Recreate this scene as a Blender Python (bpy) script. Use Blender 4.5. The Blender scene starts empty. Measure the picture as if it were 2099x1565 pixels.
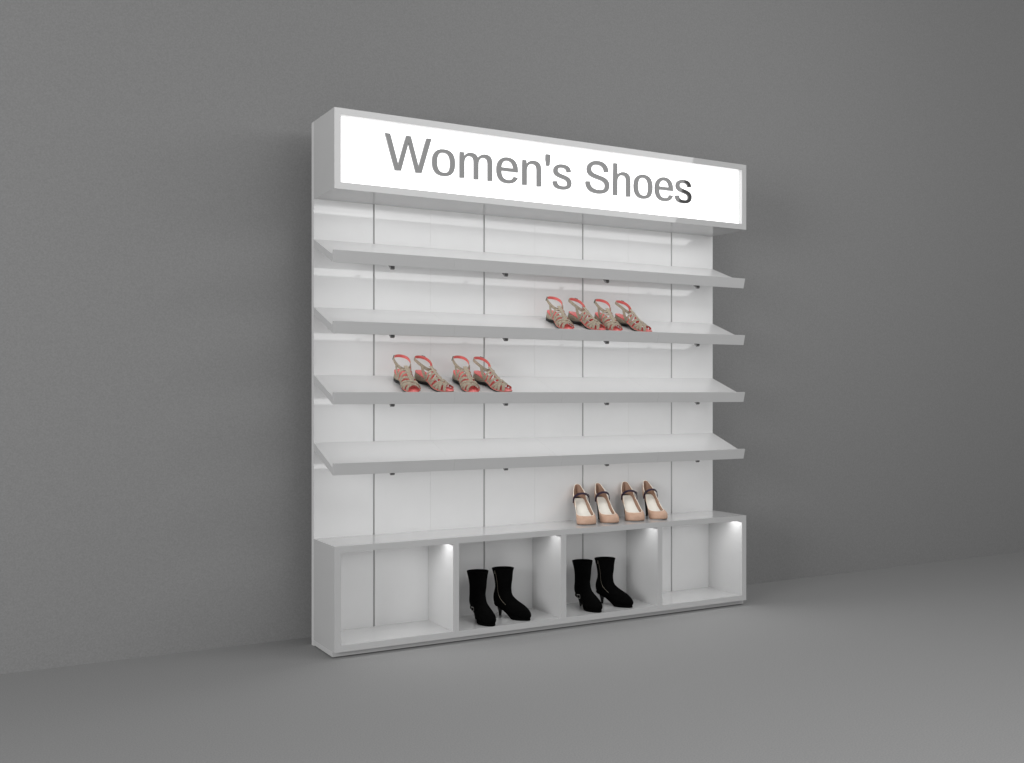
import bpy, bmesh, math, random
from mathutils import Vector, Matrix
random.seed(7)
R = math.radians
SC = bpy.context.scene
COL = SC.collection

# ------------------------------------------------------------------ materials
def mat(name, base, rough=0.5, spec=0.5, metal=0.0, coat=0.0, noise=None, bump=None, emit=None):
    m = bpy.data.materials.new(name); m.use_nodes = True
    nt = m.node_tree; b = nt.nodes['Principled BSDF']
    b.inputs['Base Color'].default_value = (*base, 1)
    b.inputs['Roughness'].default_value = rough
    b.inputs['Specular IOR Level'].default_value = spec
    b.inputs['Metallic'].default_value = metal
    b.inputs['Coat Weight'].default_value = coat
    tc = None
    if noise or bump:
        tc = nt.nodes.new('ShaderNodeTexCoord')
    if noise:                                     # (scale, amount) gentle tone variation
        sc, am = noise
        n = nt.nodes.new('ShaderNodeTexNoise'); n.inputs['Scale'].default_value = sc
        n.inputs['Detail'].default_value = 6
        r = nt.nodes.new('ShaderNodeMapRange')
        r.inputs['From Min'].default_value = 0.3; r.inputs['From Max'].default_value = 0.7
        r.inputs['To Min'].default_value = 1 - am; r.inputs['To Max'].default_value = 1 + am
        mx = nt.nodes.new('ShaderNodeVectorMath'); mx.operation = 'SCALE'
        mx.inputs[0].default_value = base
        nt.links.new(tc.outputs['Object'], n.inputs['Vector'])
        nt.links.new(n.outputs['Fac'], r.inputs['Value'])
        nt.links.new(r.outputs['Result'], mx.inputs['Scale'])
        nt.links.new(mx.outputs['Vector'], b.inputs['Base Color'])
    if bump:                                      # (scale, strength, distance)
        n = nt.nodes.new('ShaderNodeTexNoise'); n.inputs['Scale'].default_value = bump[0]
        n.inputs['Detail'].default_value = 4
        bp = nt.nodes.new('ShaderNodeBump'); bp.inputs['Strength'].default_value = bump[1]
        bp.inputs['Distance'].default_value = bump[2]
        nt.links.new(tc.outputs['Object'], n.inputs['Vector'])
        nt.links.new(n.outputs['Fac'], bp.inputs['Height'])
        nt.links.new(bp.outputs['Normal'], b.inputs['Normal'])
    if emit:
        b.inputs['Emission Color'].default_value = (1, 1, 1, 1)
        b.inputs['Emission Strength'].default_value = emit
    return m

M_WALL  = mat('matte_grey_plaster', (0.270,)*3, 0.9, 0.15, noise=(170, 0.085), bump=(300, 0.15, 0.002))
M_FLOOR = mat('matte_grey_floor', (0.31,)*3, 0.85, 0.15, noise=(190, 0.10), bump=(300, 0.12, 0.002))
M_WHITE = mat('glossy_white_laminate', (0.56,)*3, 0.025, 0.85, noise=(7, 0.012))
M_PANEL = mat('glossy_white_panel', (0.72,)*3, 0.05, 0.7, noise=(9, 0.012))
M_SATIN = mat('satin_white_laminate', (0.59,)*3, 0.28, 0.4, noise=(7, 0.012))
M_SLOT  = mat('grey_steel_slot', (0.34,)*3, 0.5, 0.4)
M_BRKT  = mat('dark_grey_steel', (0.13,)*3, 0.4, 0.5, 0.2)
M_FACE  = mat('glowing_white_acrylic', (0.85,)*3, 0.3, 0.2, emit=1.4)
M_LETT  = mat('grey_acrylic_letter', (0.06,)*3, 0.03, 1.0)
M_TAN   = mat('taupe_suede', (0.33, 0.28, 0.215), 0.75, 0.3, noise=(160, 0.25), bump=(900, 0.3, 0.0006))
M_CORAL = mat('coral_patent_leather', (0.70, 0.155, 0.145), 0.2, 0.5, noise=(70, 0.12))
M_BLACKSOLE = mat('black_rubber', (0.006,)*3, 0.4, 0.4)
M_SUEDE = mat('black_suede', (0.0016,)*3, 0.9, 0.04, noise=(60, 0.3), bump=(60, 0.25, 0.003))
M_BLACKH = mat('black_lacquer', (0.004,)*3, 0.3, 0.4)
M_SILVER = mat('polished_silver', (0.75, 0.73, 0.7), 0.22, 0.5, 1.0)
M_BRASS = mat('pale_brass', (0.36, 0.33, 0.27), 0.35, 0.5, 1.0)
M_NUDE  = mat('nude_leather', (0.56, 0.365, 0.265), 0.5, 0.35, noise=(40, 0.08))
M_NUDEIN = mat('tan_leather_lining', (0.33, 0.205, 0.145), 0.6, 0.3, noise=(60, 0.08))
M_CREAM = mat('cream_leather', (0.80, 0.77, 0.70), 0.5, 0.3)
M_PIPING = mat('cream_piping', (0.88, 0.80, 0.69), 0.5, 0.3)
M_PURPLE = mat('dark_plum_leather', (0.016, 0.004, 0.018), 0.45, 0.25)
M_DKBUCK = mat('dark_gunmetal', (0.04,)*3, 0.3, 0.5, 0.8)

# ------------------------------------------------------------------ helpers
def link(name, me, parent=None, mats=(), smooth=False):
    for m in mats: me.materials.append(m)
    if smooth:
        for p in me.polygons: p.use_smooth = True
    o = bpy.data.objects.new(name, me); COL.objects.link(o)
    if parent is not None: o.parent = parent
    return o
def obj(name, bm, m, parent=None, smooth=False, bevel=0.0, sub=0):
    bmesh.ops.recalc_face_normals(bm, faces=bm.faces[:])
    me = bpy.data.meshes.new(name); bm.to_mesh(me); bm.free()
    o = link(name, me, parent, m if isinstance(m, (list, tuple)) else (m,), smooth)
    if bevel:
        b = o.modifiers.new('bevel', 'BEVEL'); b.width = bevel; b.segments = 2; b.limit_method = 'ANGLE'
        b.harden_normals = False
    if sub:
        s = o.modifiers.new('sub', 'SUBSURF'); s.levels = sub; s.render_levels = sub
    return o
def tag(o, label=None, cat=None, group=None, kind=None):
    if label: o['label'] = label
    if cat: o['category'] = cat
    if group: o['group'] = group
    if kind: o['kind'] = kind
    return o
def box(bm, x0, x1, y0, y1, z0, z1):
    v = [bm.verts.new(p) for p in ((x0,y0,z0),(x1,y0,z0),(x1,y1,z0),(x0,y1,z0),(x0,y0,z1),(x1,y0,z1),(x1,y1,z1),(x0,y1,z1))]
    for f in ((0,3,2,1),(4,5,6,7),(0,1,5,4),(1,2,6,5),(2,3,7,6),(3,0,4,7)):
        bm.faces.new([v[i] for i in f])
def prism_x(bm, prof, x0, x1):                   # profile of (y,z) swept along X
    a = [bm.verts.new((x0, y, z)) for y, z in prof]; b = [bm.verts.new((x1, y, z)) for y, z in prof]
    n = len(prof)
    bm.faces.new(a); bm.faces.new(b[::-1])
    for i in range(n): bm.faces.new((a[i], b[i], b[(i+1) % n], a[(i+1) % n]))
def loft(bm, rings, cap0=True, cap1=True, closed=True, mi=0):
    vr = [[bm.verts.new(p) for p in r] for r in rings]
    n = len(rings[0])
    for a, b in zip(vr, vr[1:]):
        for i in range(n if closed else n-1):
            f = bm.faces.new((a[i], a[(i+1) % n], b[(i+1) % n], b[i])); f.material_index = mi
    if cap0: bm.faces.new(vr[0][::-1]).material_index = mi
    if cap1: bm.faces.new(vr[-1]).material_index = mi
    return vr
def tube(bm, pts, r, n=8, closed=False, r2=None):
    pts = [Vector(p) for p in pts]; rings = []
    N = len(pts)
    for i, p in enumerate(pts):
        a = pts[(i-1) % N] if (closed or i) else p
        b = pts[(i+1) % N] if (closed or i < N-1) else p
        t = (b-a).normalized()
        up = Vector((0,0,1)) if abs(t.z) < 0.95 else Vector((1,0,0))
        s = t.cross(up).normalized(); u = s.cross(t)
        rr = r if r2 is None else r + (r2-r)*i/(N-1)
        rings.append([p + s*math.cos(2*math.pi*k/n)*rr + u*math.sin(2*math.pi*k/n)*rr for k in range(n)])
    if closed: rings.append(rings[0])
    loft(bm, rings, not closed, not closed)
    if closed: bmesh.ops.remove_doubles(bm, verts=bm.verts[:], dist=1e-6)
def lerp(a, b, t): return a + (b-a)*t
def interp(tab, x):                              # smooth piecewise interpolation of a table of (x, v)
    if x <= tab[0][0]: return tab[0][1]
    if x >= tab[-1][0]: return tab[-1][1]
    for i in range(len(tab)-1):
        (x0, v0), (x1, v1) = tab[i], tab[i+1]
        if x0 <= x <= x1:
            m = lambda j: 0 if j <= 0 or j >= len(tab)-1 else (tab[j+1][1]-tab[j-1][1])/(tab[j+1][0]-tab[j-1][0])
            h = x1-x0; t = (x-x0)/h
            return ((2*t**3-3*t*t+1)*v0 + (t**3-2*t*t+t)*h*m(i) + (-2*t**3+3*t*t)*v1 + (t**3-t*t)*h*m(i+1))
def ribbon(bm, pts, nrm, width, th, mi_out=0, mi_in=1, closed=False):
    """a leather strap: points with outward normals; outer face material mi_out, lining mi_in"""
    pts = [Vector(p) for p in pts]; N = len(pts); rings = []
    for i, p in enumerate(pts):
        a = pts[(i-1) % N] if (closed or i) else p
        b = pts[(i+1) % N] if (closed or i < N-1) else p
        t = (b-a).normalized(); n = Vector(nrm[i]).normalized(); s = t.cross(n).normalized(); n = s.cross(t).normalized()
        w = (width[i] if isinstance(width, (list, tuple)) else width)/2
        rings.append([p-s*w, p+s*w, p+s*w+n*th, p+n*th*1.25, p-s*w+n*th])
    vr = [[bm.verts.new(q) for q in r] for r in rings]
    mats = (mi_in, mi_out, mi_out, mi_out, mi_out)
    rng = range(N) if closed else range(N-1)
    for i in rng:
        a, b = vr[i], vr[(i+1) % N]
        for k in range(5):
            f = bm.faces.new((a[k], a[(k+1) % 5], b[(k+1) % 5], b[k])); f.material_index = mats[k]
    if not closed:
        bm.faces.new(vr[0]).material_index = mi_out; bm.faces.new(vr[-1][::-1]).material_index = mi_out
def empty(name, loc, rz=0, pitch=0):
    o = bpy.data.objects.new(name, None); COL.objects.link(o); o.empty_display_size = 0.05
    o.location = loc
    o.rotation_euler = (Matrix.Rotation(pitch, 4, 'X') @ Matrix.Rotation(rz, 4, 'Z')).to_euler()
    return o
def flip(bm):
    for v in bm.verts: v.co.y = -v.co.y
def copy_tree(o, parent=None):
    c = o.copy(); COL.objects.link(c)
    if parent is not None: c.parent = parent
    for ch in [x for x in list(o.children)]: copy_tree(ch, c)
    return c

# ------------------------------------------------------------------ the unit's measures (metres)
W, D, TP, H = 2.348, 0.278, 0.032, 2.40
SH, ZC, PL, T = 0.353, 0.490, 0.028, 0.030
ZFLOOR = 0.057                                   # inside floor of the cubbies
BAY = W/4
SLOTS = [BAY*(i+0.5) for i in range(4)]
SHELF_Z = [1.861, 1.551, 1.240, 0.930]; SLOPE = 0.385
PITCH = math.atan(SLOPE)

# ------------------------------------------------------------------ floor and wall
WY, WR = 0.45, 0.0002
bm = bmesh.new()
v = [bm.verts.new(p) for p in ((-9,-9,0),(14,-9,0),(14,WY-WR,0),(-9,WY-WR,0))]; bm.faces.new(v)
tag(obj('floor', bm, M_FLOOR), kind='structure')
bm = bmesh.new()
prof = [(WY-WR+WR*math.sin(a), WR-WR*math.cos(a)) for a in [R(90)*k/16 for k in range(17)]] + [(WY, 4.9)]
vr = [[bm.verts.new((x, y, z)) for y, z in prof] for x in (-9, 14)]
for i in range(len(prof)-1): bm.faces.new((vr[0][i], vr[1][i], vr[1][i+1], vr[0][i+1]))
me = bpy.data.meshes.new('wall'); bm.normal_update(); bm.to_mesh(me); bm.free()
tag(link('wall', me, None, (M_WALL,), True), kind='structure')

# ------------------------------------------------------------------ display unit
unit = empty('display_unit', (0, 0, 0))
tag(unit, 'tall white shoe display wall with lit header sign, sloping shelves and open base cubbies', 'display unit')

# back panel: four boards with hairline joints, each with a vertical bracket slot
bm = bmesh.new(); SW = 0.0045; g = 0.0003
for i in range(4):
    x0, x1, s = i*BAY + (g if i else 0), (i+1)*BAY - (g if i < 3 else 0), SLOTS[i]
    box(bm, x0, s-SW, D, D+TP-0.001, 0, H); box(bm, s+SW, x1, D, D+TP-0.001, 0, H)
obj('back_panel', bm, M_PANEL, unit)
for s in SLOTS:
    bm = bmesh.new(); box(bm, s-SW+0.0002, s+SW-0.0002, D+0.0035, D+TP-0.002, 0.002, H-0.002)
    obj('bracket_slot', bm, M_SLOT, unit)
bm = bmesh.new(); box(bm, 0.001, W-0.001, D+TP-0.0006, D+TP+0.002, 0.001, H-0.001)
obj('backing_board', bm, M_SATIN, unit)

# header light box
Z0 = H-SH
frame = bmesh.new()
box(frame, 0, W, 0, D-0.001, H-T, H)                       # top board
box(frame, 0, W, 0, D-0.001, Z0, Z0+T)                     # bottom board
box(frame, 0, T, 0, D-0.001, Z0+T, H-T); box(frame, W-T, W, 0, D-0.001, Z0+T, H-T)
header = obj('sign_box', frame, M_WHITE, unit)
FY = 0.028
bm = bmesh.new(); box(bm, T+0.0005, W-T-0.0005, FY, FY+0.006, Z0+T+0.0005, H-T-0.0005)
obj('light_panel', bm, M_FACE, header)

# lettering: outlines in font units (quadratic curves)
GL = {
'W': (1933, ["M1511 0 L1283 0 L1039 895 Q1015 979 969 1196 Q943 1080 925 1002 Q907 924 652 0 L424 0 L9 1409 L208 1409 L461 514 Q506 346 544 168 Q568 278 600 408 Q631 538 877 1409 L1060 1409 L1305 532 Q1361 317 1393 168 L1402 203 Q1429 318 1446 390 Q1463 463 1727 1409 L1926 1409"]),
'o': (1139, ["M1053 542 Q1053 258 928 119 Q803 -20 565 -20 Q328 -20 207 124 Q86 269 86 542 Q86 1102 571 1102 Q819 1102 936 965 Q1053 829 1053 542",
             "M864 542 Q864 766 797 867 Q731 969 574 969 Q416 969 345 865 Q275 762 275 542 Q275 328 344 220 Q414 113 563 113 Q725 113 794 217 Q864 321 864 542"]),
'm': (1706, ["M768 0 L768 686 Q768 843 725 903 Q682 963 570 963 Q455 963 388 875 Q321 787 321 627 L321 0 L142 0 L142 851 L142 1082 L306 1082 L306 905 L317 897 Q375 1012 450 1057 Q525 1102 633 1102 Q756 1102 827 1053 Q899 1004 927 897 L930 897 Q986 1006 1065 1054 Q1145 1102 1258 1102 Q1422 1102 1496 1013 Q1571 924 1571 721 L1571 0 L1393 0 L1393 686 Q1393 843 1350 903 Q1307 963 1195 963 Q1077 963 1011 875 Q946 788 946 627 L946 0"]),
'e': (1139, ["M276 503 Q276 317 353 216 Q430 115 578 115 Q695 115 765 162 Q836 209 861 281 L1040 260 Q940 -20 578 -20 Q338 -20 212 123 Q87 266 87 548 Q87 816 212 959 Q338 1102 571 1102 Q1048 1102 1048 527 L1048 503",
             "M862 641 Q847 812 775 890 Q703 969 568 969 Q437 969 360 881 Q284 794 278 641"]),
'n': (1139, ["M825 0 L825 686 Q825 793 804 852 Q783 911 737 937 Q691 963 602 963 Q472 963 397 874 Q322 785 322 627 L322 0 L142 0 L142 851 L142 1082 L306 1082 L306 905 L317 897 Q379 1009 460 1055 Q542 1102 663 1102 Q841 1102 923 1013 Q1006 925 1006 721 L1006 0"]),
"'": (391, ["M262 968 L150 968 L108 1250 L108 1466 L305 1466 L305 1250"]),
's': (1024, ["M950 299 Q950 146 834 63 Q719 -20 511 -20 Q309 -20 199 46 Q80 113 62 300 L240 318 Q252 198 320 157 Q383 117 511 117 Q648 117 711 159 Q775 201 775 285 Q775 349 731 389 Q687 429 589 455 L460 489 Q305 529 239 567 Q174 606 137 661 Q100 716 100 796 Q100 944 205 1021 Q311 1099 513 1099 Q692 1099 797 1036 Q903 973 925 800 L750 790 Q740 886 688 924 Q623 963 513 963 Q391 963 333 926 Q275 889 275 814 Q275 768 299 738 Q323 708 370 687 Q417 666 568 629 Q711 593 774 562 Q837 532 873 495 Q910 458 930 409 Q950 361 950 299"]),
'S': (1366, ["M1272 389 Q1272 194 1119 87 Q967 -20 690 -20 Q110 -20 90 470 L275 485 Q285 320 390 232 Q500 139 697 139 Q882 139 982 192 Q1083 256 1083 379 Q1083 448 1051 491 Q1020 534 963 562 Q906 590 827 609 Q748 628 652 650 Q485 687 398 724 Q312 761 262 806 Q212 852 185 913 Q159 974 159 1053 Q159 1234 297 1345 Q436 1466 694 1466 Q934 1466 1061 1365 Q1210 1250 1225 1020 L1040 1010 Q1020 1175 933 1235 Q846 1300 692 1300 Q523 1300 434 1240 Q345 1174 345 1063 Q345 998 379 955 Q414 913 479 883 Q544 854 738 811 Q803 796 867 780 Q932 765 991 743 Q1050 722 1101 693 Q1153 664 1191 622 Q1229 580 1250 523 Q1272 466 1272 389"]),
'h': (1139, ["M322 905 Q375 1003 456 1052 Q538 1102 663 1102 Q839 1102 922 1014 Q1006 927 1006 721 L1006 0 L825 0 L825 686 Q825 800 804 855 Q783 911 735 937 Q687 963 602 963 Q475 963 398 875 Q322 787 322 638 L322 0 L142 0 L142 1466 L322 1466 L322 1098"]),
}
def contour(d):
    tok = d.replace('M', ' M ').replace('L', ' L ').replace('Q', ' Q ').split(); pts = []; i = 0
    while i < len(tok):
        c = tok[i]
        if c in 'ML': pts.append((float(tok[i+1]), float(tok[i+2]))); i += 3
        else:
            cx_, cy_, x, y = map(float, tok[i+1:i+5]); x0, y0 = pts[-1]
            for k in range(1, 7):
                t = k/6; pts.append(((1-t)**2*x0+2*t*(1-t)*cx_+t*t*x, (1-t)**2*y0+2*t*(1-t)*cy_+t*t*y))
            i += 5
    if abs(pts[0][0]-pts[-1][0]) < 1 and abs(pts[0][1]-pts[-1][1]) < 1: pts.pop()
    return pts
def glyph_mesh(ch, s, sz, depth, ox, oz, y):
    cu = bpy.data.curves.new('glyph', 'CURVE'); cu.dimensions = '2D'; cu.fill_mode = 'BOTH'
    for d in GL[ch][1]:
        pts = contour(d); sp = cu.splines.new('POLY'); sp.points.add(len(pts)-1)
        for p, (px, py) in zip(sp.points, pts): p.co = (px*s, py*sz, 0, 1)
        sp.use_cyclic_u = True
    cu.extrude = depth/2; cu.offset = 0.0010
    tmp = bpy.data.objects.new('tmp', cu); COL.objects.link(tmp)
    dg = bpy.context.evaluated_depsgraph_get(); me = bpy.data.meshes.new_from_object(tmp.evaluated_get(dg))
    bpy.data.objects.remove(tmp); bpy.data.curves.remove(cu)
    me.transform(Matrix.Rotation(R(90), 4, 'X')); me.transform(Matrix.Translation((ox, y, oz)))
    return me
TEXT = "Women's Shoes"; LX, LZ, SX, SZ = 0.2431, 2.1605, 1.182e-4, 1.092e-4   # left edge, baseline, cap height
x = LX
for ch in TEXT:
    if ch == ' ': x += 569*SX; continue
    link('letter', glyph_mesh(ch, SX, SZ*(1466/1409 if ch == 'W' else 1), 0.010, x, LZ, FY-0.0055), header, (M_LETT,))
    x += (GL[ch][0] - (40 if ch == 'W' else 0))*SX

# sloping shelves, each with a raised front lip and four brackets
def shelf(zb):
    def zt(y): return zb - SLOPE*(D-y)
    th = 0.033
    bm = bmesh.new()
    for i in range(4):
        x0, x1 = i*BAY + (0.00015 if i else 0), (i+1)*BAY - (0.00015 if i < 3 else 0)
        prism_x(bm, [(D-0.0005, zt(D)), (0.0255, zt(0.0255)), (0.0255, zt(0.0255)-th), (D-0.0005, zt(D)-th)], x0, x1)
    sh = obj('shelf', bm, M_SATIN, unit, bevel=0.0004)
    bm = bmesh.new()
    for i in range(4):
        x0, x1 = i*BAY + (0.00015 if i else 0), (i+1)*BAY - (0.00015 if i < 3 else 0)
        z1 = zt(0.023)-th-0.0005
        prism_x(bm, [(0.0252, z1), (0.0252, zt(0.0252)), (0.0185, zb-0.0775), (0.0085, zb-0.079), (0.0215, z1)], x0, x1)
    obj('front_lip', bm, M_SATIN, sh, bevel=0.0005)
    for s in SLOTS:
        bm = bmesh.new()
        lo = lambda y, d: (y, zt(y)-th-d)
        prism_x(bm, [lo(0.048, 0.0005), lo(0.048, 0.020), lo(0.056, 0.026), lo(0.088, 0.011), lo(D-0.002, 0.011), lo(D-0.002, 0.0005)], s-0.009, s+0.009)
        obj('shelf_bracket', bm, M_BRKT, sh)
for z in SHELF_Z: shelf(z)

# base cabinet
cab = bmesh.new()
box(cab, 0, W, 0, D-0.0006, ZC-T+0.002, ZC)                     # counter
box(cab, 0, W, 0, D-0.0006, PL, ZFLOOR)                         # cubby floor
base = None
DV = [(0, T), (0.573, 0.603), (1.159, 1.189), (1.748, 1.777), (W-T, W)]
for a, b in DV: box(cab, a, b, 0, D-0.0006, ZFLOOR, ZC-T+0.002)
base = obj('base_cabinet', cab, M_WHITE, unit)
bm = bmesh.new(); box(bm, 0, W, 0.024, D-0.002, 0.005, PL)
obj('plinth', bm, M_SATIN, base)

# ------------------------------------------------------------------ shoes.  local frame: toe towards +x, heel at x=0, z up
def plan(tab_w, L, n=44, toe=0.0):
    """closed outline of a sole: list of (x, y), from the heel, lateral side first"""
    xs = [L*(1-math.cos(math.pi*k/n))/2 for k in range(n+1)]
    up = [(x, interp(tab_w, x/L)) for x in xs]
    dn = [(x, -interp(tab_w, x/L)) for x in xs[-2:0:-1]]
    return up + dn

# ---- ankle boot
def make_boot(side):
    root = empty('ankle_boot', (0,0,0))
    L = 0.222
    # rings: centre (x,z), tilt of the ring plane, half length, half width, wrinkle
    # each ring: back point (xb,zb), front point (xf,zf), half width
    P = [(-0.010,0.243, 0.108,0.246, 0.0560),
         (-0.007,0.237, 0.105,0.240, 0.0540),
         ( 0.001,0.215, 0.101,0.222, 0.0490),
         ( 0.007,0.190, 0.099,0.198, 0.0460),
         ( 0.010,0.165, 0.098,0.176, 0.0435),
         ( 0.008,0.142, 0.095,0.157, 0.0415),
         ( 0.001,0.120, 0.095,0.139, 0.0400),
         (-0.006,0.100, 0.099,0.123, 0.0392),
         (-0.007,0.080, 0.107,0.109, 0.0388),
         ( 0.000,0.062, 0.120,0.098, 0.0390),
         ( 0.020,0.052, 0.135,0.089, 0.0395),
         ( 0.052,0.043, 0.151,0.081, 0.0405),
         ( 0.086,0.028, 0.168,0.073, 0.0430),
         ( 0.116,0.011, 0.185,0.065, 0.0430),
         ( 0.145,0.005, 0.201,0.055, 0.0405),
         ( 0.175,0.004, 0.214,0.043, 0.0335),
         ( 0.200,0.004, 0.2230,0.032, 0.0235),
         ( 0.217,0.006, 0.2275,0.024, 0.0120)]
    n = 28; rings = []
    for k, (xb, zb, xf, zf, w) in enumerate(P):
        ring = []
        for i in range(n):
            a = 2*math.pi*i/n
            c, s_ = math.cos(a), math.sin(a)
            t = (1-c)/2                                   # 0 = front, 1 = back
            if k > 9:                                     # flatten the underside
                f = min(1, (k-9)/4)
                ww = w*math.copysign(abs(s_)**(1-0.35*f if c < 0 else 1), s_)
            else: ww = w*s_
            x_ = lerp(xf, xb, t); z_ = lerp(zf, zb, t)
            wr = 0.0013*math.sin(k*2.1+a*2.0)*(1 if 2 < k < 10 else 0.2)
            ring.append((x_ + wr*c, ww*(1+wr*18) + 0.004*math.sin(math.pi*min(1, max(0, (x_-0.09)/0.13)))*1, z_))
        rings.append(ring)
    # collar opening: turn inwards and go down
    inner = []
    for dz, sc in ((0.001, 0.95), (-0.004, 0.92), (-0.05, 0.84)):
        cx_ = sum(p[0] for p in rings[0])/n
        inner.append([(cx_+(p[0]-cx_)*sc, p[1]*sc, p[2]+dz) for p in rings[0]])
    bm = bmesh.new(); loft(bm, inner[::-1] + rings, True, True)
    if side < 0: flip(bm)
    obj('upper', bm, M_SUEDE, root, True, sub=1)
    # sole
    tw = [(0,0.012),(0.10,0.030),(0.25,0.030),(0.42,0.030),(0.62,0.041),(0.78,0.0385),(0.90,0.0270),(0.97,0.0145),(1,0.003)]
    tz = [(0.0,0.056),(0.12,0.053),(0.25,0.044),(0.40,0.026),(0.53,0.008),(0.60,0.0),(1.0,0.0)]
    pl = plan(tw, L)
    def zz(x): return interp(tz, x/L)
    bm = bmesh.new()
    loft(bm, [[(x, y*0.94+0.003*math.sin(math.pi*min(1, max(0, (x-0.09)/0.13))), zz(x)) for x, y in pl],
              [(x, y+0.003*math.sin(math.pi*min(1, max(0, (x-0.09)/0.13))), zz(x)+0.002) for x, y in pl],
              [(x*0.995, y*0.99+0.003*math.sin(math.pi*min(1, max(0, (x-0.09)/0.13))), zz(x)+0.012) for x, y in pl]])
    if side < 0: flip(bm)
    obj('sole', bm, M_SUEDE, root, True)
    # tapered heel
    bm = bmesh.new(); rings = []
    for t in (0, .15, .3, .5, .7, .85, 1):
        z = lerp(0.060, 0.0, t); xc = lerp(0.030, 0.030, t); a = lerp(0.024, 0.0055, t**0.5); b = lerp(0.024, 0.0052, t**0.55)
        xc = 0.030 + (0.024-a)*0.1
        rings.append([(xc+a*math.cos(2*math.pi*i/14), b*math.sin(2*math.pi*i/14), z) for i in range(14)])
    loft(bm, rings)
    obj('heel', bm, M_BLACKH, root, True)
    # zip on the inner side (y<0 for a left foot) and buckled strap low on the outer side
    def surf(k, a, off=0.0012):
        k0 = int(k); f = k-k0; A, B = P[k0], P[min(k0+1, len(P)-1)]
        xb, zb, xf, zf, w = [lerp(A[j], B[j], f) for j in range(5)]
        t = (1-math.cos(a))/2
        return Vector((lerp(xf, xb, t), math.sin(a)*(w+off), lerp(zf, zb, t)))
    pts = [surf(k, -a_) for k, a_ in ((1.2,1.75),(2,1.72),(3,1.70),(4,1.66),(5,1.60),(6,1.52),(7,1.42),(8,1.34),(9,1.30),(10,1.32),(10.6,1.4))]
    bm = bmesh.new(); tube(bm, pts, 0.0006, 6)
    if side < 0: flip(bm)
    z = obj('zipper', bm, M_BRASS, root, True)
    bm = bmesh.new(); p = pts[0]; box(bm, p.x-0.0025, p.x+0.0025, p.y-0.002, p.y+0.001, p.z-0.014, p.z+0.003)
    if side < 0: flip(bm)
    obj('zip_pull', bm, M_BRASS, z)
    pts = [surf(k, a_, 0.0015) for k, a_ in ((9.4,2.75),(9.6,2.45),(9.9,2.15),(10.4,1.85),(10.9,1.55),(11.3,1.25))]
    bm = bmesh.new(); ribbon(bm, pts, [Vector((0,1,0.1))]*6, 0.011, 0.0018, 0, 0)
    if side < 0: flip(bm)
    st = obj('ankle_strap', bm, M_SUEDE, root)
    p = surf(10.3, 1.85, 0.0060); q = surf(10.8, 1.50, 0.0060); d = (q-p).normalized(); u = d.cross(Vector((0,1,0))).normalized()
    bm = bmesh.new()
    tube(bm, [p-u*0.009, p+u*0.009, q+u*0.009, q-u*0.009], 0.0015, 6, closed=True)
    if side < 0: flip(bm)
    obj('buckle', bm, M_SILVER, st)
    return root

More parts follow.
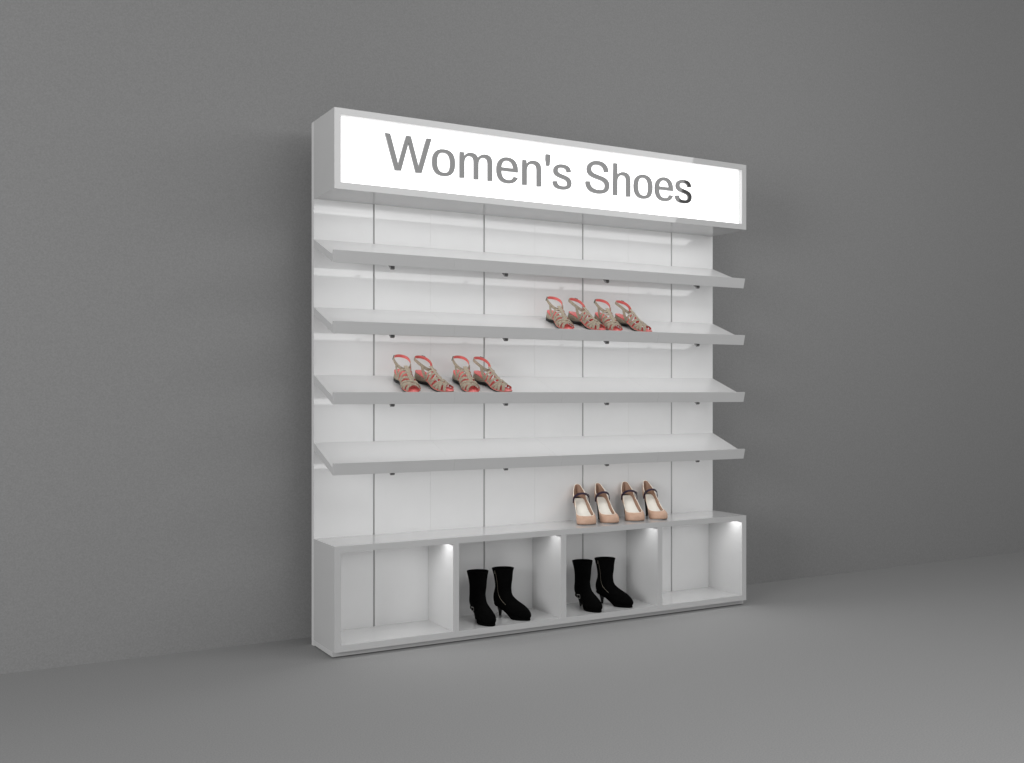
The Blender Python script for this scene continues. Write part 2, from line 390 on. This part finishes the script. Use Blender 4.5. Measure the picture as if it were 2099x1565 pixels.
# ---- mary jane pump
def make_pump(side):
    root = empty('high_heel_pump', (0,0,0))
    L = 0.190
    tw = [(0,0.004),(0.04,0.016),(0.12,0.0245),(0.25,0.0265),(0.42,0.0270),(0.58,0.0350),(0.72,0.0420),(0.84,0.0400),(0.93,0.0305),(0.98,0.0172),(0.995,0.0086),(0.9987,0.0044),(1,0.0)]
    tz = [(0,0.108),(0.10,0.106),(0.22,0.096),(0.38,0.070),(0.52,0.042),(0.64,0.026),(0.76,0.020),(1,0.020)]      # insole
    tb = [(0,0.102),(0.10,0.098),(0.22,0.087),(0.38,0.060),(0.50,0.034),(0.60,0.012),(0.68,0.002),(0.76,0.0),(1,0.003)]   # underside
    def zi(x): return interp(tz, x/L)
    def zb(x): return interp(tb, x/L)
    cent = lambda x: 0.005*math.sin(math.pi*min(1, max(0, (x/L-0.3)/0.7)))*(-1)
    n = 44; pl = plan(tw, L, n); N = len(pl)
    # topline: same number of points; back high, sides low, throat front at x=0.80L
    rings = [[] for _ in range(9)]
    top = []
    for x, y in pl:
        u = x/L; sgn = 1 if y >= 0 else -1
        ux = 0.845*u                                   # topline pulled back from the toe
        xt = ux*L - 0.002
        wt = interp([(0,0.0),(0.03,0.0095),(0.10,0.0175),(0.25,0.0265),(0.45,0.0290),(0.62,0.0350),(0.80,0.0370),(0.92,0.0275),(0.98,0.0150),(0.995,0.0083),(0.9987,0.0042),(1,0.0)], u)
        if u in (0.0, 1.0): wt = 0
        hz = interp([(0,0.066),(0.05,0.061),(0.15,0.045),(0.3,0.031),(0.55,0.025),(0.8,0.0200),(1,0.0190)], u)
        top.append(Vector((xt, sgn*wt + cent(xt), zi(xt)+hz)))
    for i, (x, y) in enumerate(pl):
        C = Vector((x, y+cent(x), zb(x)+0.001)); Tt = top[i]
        u = x/L
        # control point: straight up and outwards from the sole edge
        ctl_h = interp([(0,0.045),(0.3,0.038),(0.6,0.038),(0.85,0.040),(1,0.036)], u)
        K = Vector((C.x+ (0.004 if u > .9 else -0.004*(1-u)), C.y*1.10, C.z+ctl_h))
        for j in range(9):
            t = j/8
            rings[j].append((1-t)**2*C + 2*t*(1-t)*K + t*t*Tt)
    bm = bmesh.new(); loft(bm, rings, False, False)
    if side < 0: flip(bm)
    o = obj('upper', bm, (M_NUDE, M_NUDEIN), root, True)
    so = o.modifiers.new('solid', 'SOLIDIFY'); so.thickness = 0.0018; so.offset = -1; so.material_offset = 1; so.material_offset_rim = 0
    # piping along the topline
    bm = bmesh.new(); tube(bm, top, 0.0017, 6, closed=True)
    if side < 0: flip(bm)
    obj('piping', bm, M_PIPING, root, True)
    # insole
    bm = bmesh.new(); v = []
    xs = [L*0.97*k/30 + 0.002 for k in range(31)]
    rr = [[(x, yy*interp(tw, x/L)*0.93+cent(x), zi(x)+0.001) for yy in (-1,-.5,0,.5,1)] for x in xs]
    loft(bm, rr, False, False, closed=False)
    if side < 0: flip(bm)
    obj('insole', bm, M_CREAM, root, True)
    # sole
    bm = bmesh.new()
    loft(bm, [[(x, y*0.93+cent(x), zb(x)-0.0) for x, y in pl], [(x, y*0.985+cent(x), zb(x)+0.003) for x, y in pl], [(x, y*0.95+cent(x), zb(x)+0.004) for x, y in pl]])
    if side < 0: flip(bm)
    obj('sole', bm, M_BLACKH, root, True)
    # heel
    bm = bmesh.new(); rings = []
    for k in range(11):
        t = k/10; z = lerp(0.104, 0.0, t)
        a = lerp(0.021, 0.0058, t**0.45); b = lerp(0.0215, 0.0058, t**0.5)
        xc = 0.0225 - 0.006*t*0 + (0.021-a)*-0.15
        rings.append([(xc+a*math.cos(2*math.pi*i/14), b*math.sin(2*math.pi*i/14), z - (0.010 if k == 0 else 0)*math.cos(2*math.pi*i/14)*1.0) for i in range(14)])
    loft(bm, rings)
    obj('heel', bm, M_BLACKH, root, True)
    # strap across the instep
    zc = zi(0.070); pts = []; nr = []
    for k in range(17):
        a = math.pi*k/16
        y = 0.0345*math.cos(a); zz = zc + 0.024 + 0.040*math.sin(a)**0.7
        if k in (0, 16): zz = zc + 0.019
        pts.append((0.062 + 0.014*math.sin(a), y*1.02+cent(0.08), zz)); nr.append((1.5*math.sin(a), math.cos(a), 0.7*math.sin(a)+0.05))
    bm = bmesh.new(); ribbon(bm, pts, nr, 0.0100, 0.0024, 0, 0)
    if side < 0: flip(bm)
    st = obj('instep_strap', bm, M_PURPLE, root)
    p = Vector(pts[13 if side < 0 else 13]); nn = Vector(nr[13]).normalized()
    bm = bmesh.new(); d = (Vector(pts[14])-Vector(pts[12])).normalized(); s_ = d.cross(nn).normalized(); p = p+nn*0.003
    tube(bm, [p-d*0.005-s_*0.0065, p+d*0.005-s_*0.0065, p+d*0.005+s_*0.0065, p-d*0.005+s_*0.0065], 0.0011, 6, closed=True)
    if side < 0: flip(bm)
    obj('buckle', bm, M_DKBUCK, st)
    return root

# ---- strappy wedge sandal
def make_sandal(side):
    root = empty('wedge_sandal', (0,0,0))
    L = 0.225
    tw = [(0,0.005),(0.04,0.018),(0.12,0.0275),(0.25,0.0290),(0.42,0.0285),(0.58,0.0370),(0.70,0.0420),(0.80,0.0395),(0.90,0.0290),(0.97,0.0150),(1,0.004)]
    tz = [(0,0.047),(0.15,0.044),(0.30,0.036),(0.48,0.021),(0.62,0.012),(0.75,0.010),(0.90,0.012),(1,0.016)]
    tb = [(0,0.0),(0.26,0.0),(0.33,0.006),(0.42,0.010),(0.50,0.006),(0.56,0.001),(0.60,0.0),(0.85,0.0),(1,0.005)]
    zi = lambda x: interp(tz, x/L); zb = lambda x: interp(tb, x/L)
    cent = lambda x: -0.006*math.sin(math.pi*min(1, max(0, (x/L-0.3)/0.7)))
    wd = lambda x: interp(tw, x/L)
    pl = plan(tw, L)
    bm = bmesh.new()
    bt = lambda x: 0.014 if x < 0.06 else lerp(0.014, 0.0055, min(1, (x-0.06)/0.08))
    loft(bm, [[(x, y*0.90+cent(x), zb(x)) for x, y in pl], [(x, y*0.96+cent(x), zb(x)+bt(x)) for x, y in pl]])
    if side < 0: flip(bm)
    obj('outsole', bm, M_BLACKSOLE, root, True)
    bm = bmesh.new()
    loft(bm, [[(x, y*0.95+cent(x), zb(x)+bt(x)+0.0002) for x, y in pl], [(x, y*1.0+cent(x), max(zb(x)+bt(x)+0.001, zi(x)-0.002)) for x, y in pl]])
    if side < 0: flip(bm)
    obj('wedge', bm, M_TAN, root, True)
    bm = bmesh.new()
    loft(bm, [[(x, y*1.01+cent(x), zi(x)-0.0018) for x, y in pl], [(x, y*1.02+cent(x), zi(x)+0.0014) for x, y in pl], [(x, y*0.94+cent(x), zi(x)+0.0016) for x, y in pl]])
    # raised heel cup lip
    if side < 0: flip(bm)
    obj('insole', bm, M_CORAL, root, True)
    # foot surface: angle th 0 (outer edge) .. pi (inner edge) over the instep
    hh = [(0.0,0.052),(0.25,0.055),(0.38,0.054),(0.52,0.047),(0.66,0.037),(0.80,0.026),(0.92,0.017),(1,0.010)]
    def S(x, th, off=0.0):
        w = wd(x)+off; h = interp(hh, x/L)+off
        # fuller than an ellipse
        c, s_ = math.cos(th), math.sin(th)
        return Vector((x - 0.10*h*max(0, s_)*0, math.copysign(abs(c)**0.8, c)*w + cent(x), zi(x)+0.001 + h*max(0, s_)**0.9))
    def nrm(x, th): return Vector((0.35*math.sin(th), math.cos(th), math.sin(th)+0.02))
    def band(name, path, width, n=18, off=0.0, parent=root):
        """path: list of (x/L, th/pi) control points"""
        pts, ns = [], []
        tabx = [(i/(len(path)-1), q[0]) for i, q in enumerate(path)]; tabt = [(i/(len(path)-1), q[1]) for i, q in enumerate(path)]
        for k in range(n):
            t = k/(n-1); x = interp(tabx, t)*L; th = interp(tabt, t)*math.pi
            pts.append(S(x, th, off)); ns.append(nrm(x, th))
        bm = bmesh.new(); ribbon(bm, pts, ns, width, 0.0018, 0, 1)
        if side < 0: flip(bm)
        return obj(name, bm, (M_TAN, M_CORAL), parent, False)
    B = lambda *a, **k: band('vamp_strap', *a, **k)
    # toe fan of crossing straps
    B([(0.90,0.02),(0.86,0.25),(0.80,0.5),(0.74,0.75),(0.70,0.98)], 0.015)
    B([(0.70,0.02),(0.74,0.25),(0.80,0.5),(0.86,0.75),(0.88,0.98)], 0.015, off=0.0012)
    B([(0.80,0.02),(0.77,0.25),(0.72,0.5),(0.68,0.75),(0.62,0.98)], 0.012, off=0.0006)
    B([(0.62,0.02),(0.67,0.25),(0.72,0.5),(0.77,0.75),(0.79,0.98)], 0.012, off=0.0020)
    B([(0.52,0.02),(0.57,0.28),(0.615,0.5),(0.58,0.72),(0.52,0.98)], 0.015, off=0.001)
    B([(0.46,0.02),(0.48,0.28),(0.50,0.5),(0.48,0.72),(0.46,0.98)], 0.012, off=0.001)
    # centre bar up the instep
    band('instep_bar', [(0.74,0.5),(0.64,0.5),(0.54,0.5),(0.44,0.5),(0.345,0.5)], 0.020, off=0.0028)
    # ankle loop: slanted ring, high at the back, low over the instep
    pts, ns = [], []
    N = 40
    def loop(a):
        return Vector((0.036 + 0.047*math.cos(a), 0.0385*math.sin(a), 0.096 - 0.017*math.cos(a) - 0.004*math.cos(2*a)))
    for k in range(N):
        a = 2*math.pi*k/N; p = loop(a); pts.append(p); ns.append(Vector((math.cos(a), math.sin(a)*1.2, 0.15)))
    bm = bmesh.new(); ribbon(bm, pts, ns, 0.0145, 0.0020, 0, 1, closed=True)
    if side < 0: flip(bm)
    al = obj('ankle_strap', bm, (M_TAN, M_CORAL), root, False)
    # side straps from the sole up to the ankle loop
    for sg in (1, -1):
        p0 = S(0.085, 0.03 if sg > 0 else math.pi-0.03); p2 = loop(sg*1.15)
        pm = (p0+p2)/2 + Vector((-0.004, sg*0.006, 0))
        pts = [(1-t)**2*p0+2*t*(1-t)*pm+t*t*p2 for t in [k/8 for k in range(9)]]
        bm = bmesh.new(); ribbon(bm, pts, [Vector((0.1, sg, 0.1))]*9, 0.014, 0.0018, 0, 1)
        if side < 0: flip(bm)
        obj('side_strap', bm, (M_TAN, M_CORAL), root)
        # low strap running from the side strap to the instep bar
        p0 = S(0.085, 0.18 if sg > 0 else math.pi-0.18, 0.002); p2 = S(0.100, math.pi/2, 0.002)
        pm = Vector((0.094, sg*0.036, zi(0.09)+0.056))
        pts = [(1-t)**2*p0+2*t*(1-t)*pm+t*t*p2 for t in [k/8 for k in range(9)]]
        bm = bmesh.new(); ribbon(bm, pts, [nrm(0.09, (0.2+0.3*k/8)*math.pi if sg > 0 else (0.8-0.3*k/8)*math.pi) for k in range(9)], 0.011, 0.0018, 0, 1)
        if side < 0: flip(bm)
        obj('quarter_strap', bm, (M_TAN, M_CORAL), root)
    # buckle on the outer side of the ankle strap
    a = 2.2; p = loop(a); nn = Vector((math.cos(a), math.sin(a)*1.2, 0.15)).normalized(); d = (loop(a+0.1)-loop(a-0.1)).normalized(); s_ = d.cross(nn)
    p = p + nn*0.0035
    bm = bmesh.new(); tube(bm, [p-d*0.008-s_*0.008, p+d*0.008-s_*0.008, p+d*0.008+s_*0.008, p-d*0.008+s_*0.008], 0.0017, 6, closed=True)
    tube(bm, [p-d*0.008, p+d*0.008], 0.0010, 6)
    if side < 0: flip(bm)
    obj('buckle', bm, M_DKBUCK, al)
    return root

def place(o, x, y, z, ang, pitch=0.0, s=1.0, sy=1.0):
    """toe direction: ang degrees from straight out of the unit towards +X; pitch tilts with the shelf"""
    rz = R(-90+ang)
    m = Matrix.Translation((x, y, z)) @ Matrix.Rotation(pitch, 4, 'X') @ Matrix.Rotation(rz, 4, 'Z')
    o.location = m.to_translation(); o.rotation_euler = m.to_euler(); o.scale = (s, s*sy, s)

# wearer's left foot = side +1: outer side is +y (with toe along +x)
boot = {1: make_boot(1), -1: make_boot(-1)}
pump = {1: make_pump(1), -1: make_pump(-1)}
sand = {1: make_sandal(1), -1: make_sandal(-1)}
used = set()
def put(protos, side, name_label, cat, group, *a, **k):
    o = protos[side]
    if (id(protos), side) in used: o = copy_tree(o)
    used.add((id(protos), side))
    place(o, *a, **k); tag(o, name_label, cat, group)
    return o

G = 'black ankle boots in the base cubbies'
put(boot, -1, 'black suede boot with silver buckle, left of the pair in the second cubby', 'boot', G, 0.788, 0.215, ZFLOOR+0.0005, -2, s=0.97)
put(boot,  1, 'black suede boot with side zip, right of the pair in the second cubby', 'boot', G, 0.914, 0.222, ZFLOOR+0.0005, 22, s=0.97)
put(boot, -1, 'black suede boot with silver buckle, left of the pair in the third cubby', 'boot', G, 1.399, 0.222, ZFLOOR+0.0005, -2, s=0.97)
put(boot,  1, 'black suede boot with side zip, right of the pair in the third cubby', 'boot', G, 1.524, 0.226, ZFLOOR+0.0005, 22, s=0.97)
G = 'nude mary jane pumps on the counter'
for i, (sd, x_, y_, an, lb) in enumerate((
    (-1, 1.421, 0.262, -17, 'leftmost nude pump with dark plum strap on the counter'),
    ( 1, 1.549, 0.262, -9, 'second nude pump from the left on the counter, black stiletto heel showing'),
    (-1, 1.725, 0.262, -17, 'third nude pump from the left on the counter, broad plum strap'),
    ( 1, 1.861, 0.262, -9, 'rightmost nude pump on the counter, black stiletto heel showing'))):
    put(pump, sd, lb, 'pump', G, x_, y_, ZC+0.0005, an, s=1.09, sy=1.08 if sd < 0 else 1.0)
def on_shelf(k, y): return SHELF_Z[k] - SLOPE*(D-y) + 0.0008
G = 'taupe and coral sandals on the sloping shelves'
for sd, x_, y_, an, k, lb in (
    (-1, 1.252, 0.242, 0, 1, 'strappy coral-lined sandal, leftmost on the second shelf from the top'),
    ( 1, 1.366, 0.232, 29, 1, 'strappy coral-lined sandal, second from the left on the second shelf from the top'),
    (-1, 1.545, 0.242, 0, 1, 'strappy coral-lined sandal, third from the left on the second shelf from the top'),
    ( 1, 1.657, 0.232, 29, 1, 'strappy coral-lined sandal, rightmost on the second shelf from the top'),
    (-1, 0.415, 0.242, 0, 2, 'strappy coral-lined sandal, leftmost on the third shelf from the top'),
    ( 1, 0.503, 0.230, 31, 2, 'strappy coral-lined sandal, second from the left on the third shelf from the top'),
    (-1, 0.722, 0.242, 0, 2, 'strappy coral-lined sandal, third from the left on the third shelf from the top'),
    ( 1, 0.815, 0.230, 31, 2, 'strappy coral-lined sandal, rightmost on the third shelf from the top')):
    put(sand, sd, lb, 'sandal', G, x_-0.023, y_, on_shelf(k, y_), an, pitch=PITCH, s=1.0)

# ------------------------------------------------------------------ lamps
def area(name, loc, normal, sx, sy, power, up=(0,0,1), spread=180):
    l = bpy.data.lights.new(name, 'AREA'); l.shape = 'RECTANGLE'; l.size = sx; l.size_y = sy; l.energy = power; l.spread = R(spread)
    o = bpy.data.objects.new(name, l); COL.objects.link(o)
    z = -Vector(normal).normalized(); x_ = Vector(up).cross(z).normalized(); y_ = z.cross(x_)
    m = Matrix((x_, y_, z)).transposed().to_4x4(); m.translation = loc; o.matrix_world = m
    return o
# radiance of an area lamp = power / (pi * area)
def rad(sx, sy, L_): return L_*math.pi*sx*sy
KEYL, LEDL = 2.6, 2.95
area('key_softbox', (2.195, -2.50, 2.90), (-0.10, 0.86, -0.50), 3.26, 0.78, rad(3.26, 0.78, KEYL))
area('added_fill_light', (-6.6, -3.7, 2.0), (1.0, 0.60, -0.12), 3.0, 3.0, rad(3, 3, 9.6))  # added unseen fill, lifts the left wall and the unit's left faces
area('side_softbox', (8.5, -4.6, 4.4), (-1, 0.5, -0.3), 2.6, 2.6, rad(2.6, 2.6, 3.5))
area('overhead_softbox', (2.6, -2.6, 5.0), (-0.45, 0.30, -1), 2.6, 2.2, rad(2.6, 2.2, 1.0), up=(0,1,0))
area('added_floor_light', (-0.1, -4.1, 3.3), (0, -0.03, -1), 5.0, 1.8, rad(5.0, 1.8, 1.6), up=(0,1,0), spread=115)  # extra lamp put in above the foreground only to brighten the floor
n_ = (0, 0.3, -1)
area('led_strip_header', (W/2, 0.075, Z0-0.011), n_, W-0.02, 0.075, rad(W, 0.075, LEDL), up=(0,1,0))
for z in SHELF_Z:
    y_ = 0.085
    area('led_strip_shelf', (W/2, y_, z-SLOPE*(D-y_)-0.033-0.016), (0, SLOPE, -1), W-0.02, 0.075, rad(W, 0.075, LEDL), up=(0,1,0))
for (a, b), (c, d) in zip(DV, DV[1:]):
    area('led_strip_cubby', ((b+c)/2, 0.048, ZC-T-0.004), (0, 0.08, -1), (c-b)-0.004, 0.09, rad(c-b, 0.09, 4.2 if c < 0.6 or b > 1.7 else 2.5), up=(0,1,0))

w = bpy.data.worlds.new('World'); SC.world = w; w.use_nodes = True
w.node_tree.nodes['Background'].inputs['Color'].default_value = (1, 1, 1, 1)
w.node_tree.nodes['Background'].inputs['Strength'].default_value = 0.33

# ------------------------------------------------------------------ camera
cam = bpy.data.cameras.new('camera'); co = bpy.data.objects.new('camera', cam); COL.objects.link(co)
co.location = (-1.5166, -4.2856, 1.1608); co.rotation_euler = (R(90), 0, -0.5106)
cam.sensor_width = 36; cam.lens = 2115.19/2099*36; cam.shift_y = 0.01056; cam.clip_end = 200
SC.camera = co
SC.view_settings.view_transform = 'Standard'; SC.view_settings.look = 'None'; SC.view_settings.exposure = 0
SC.cycles.max_bounces = 10; SC.cycles.diffuse_bounces = 6
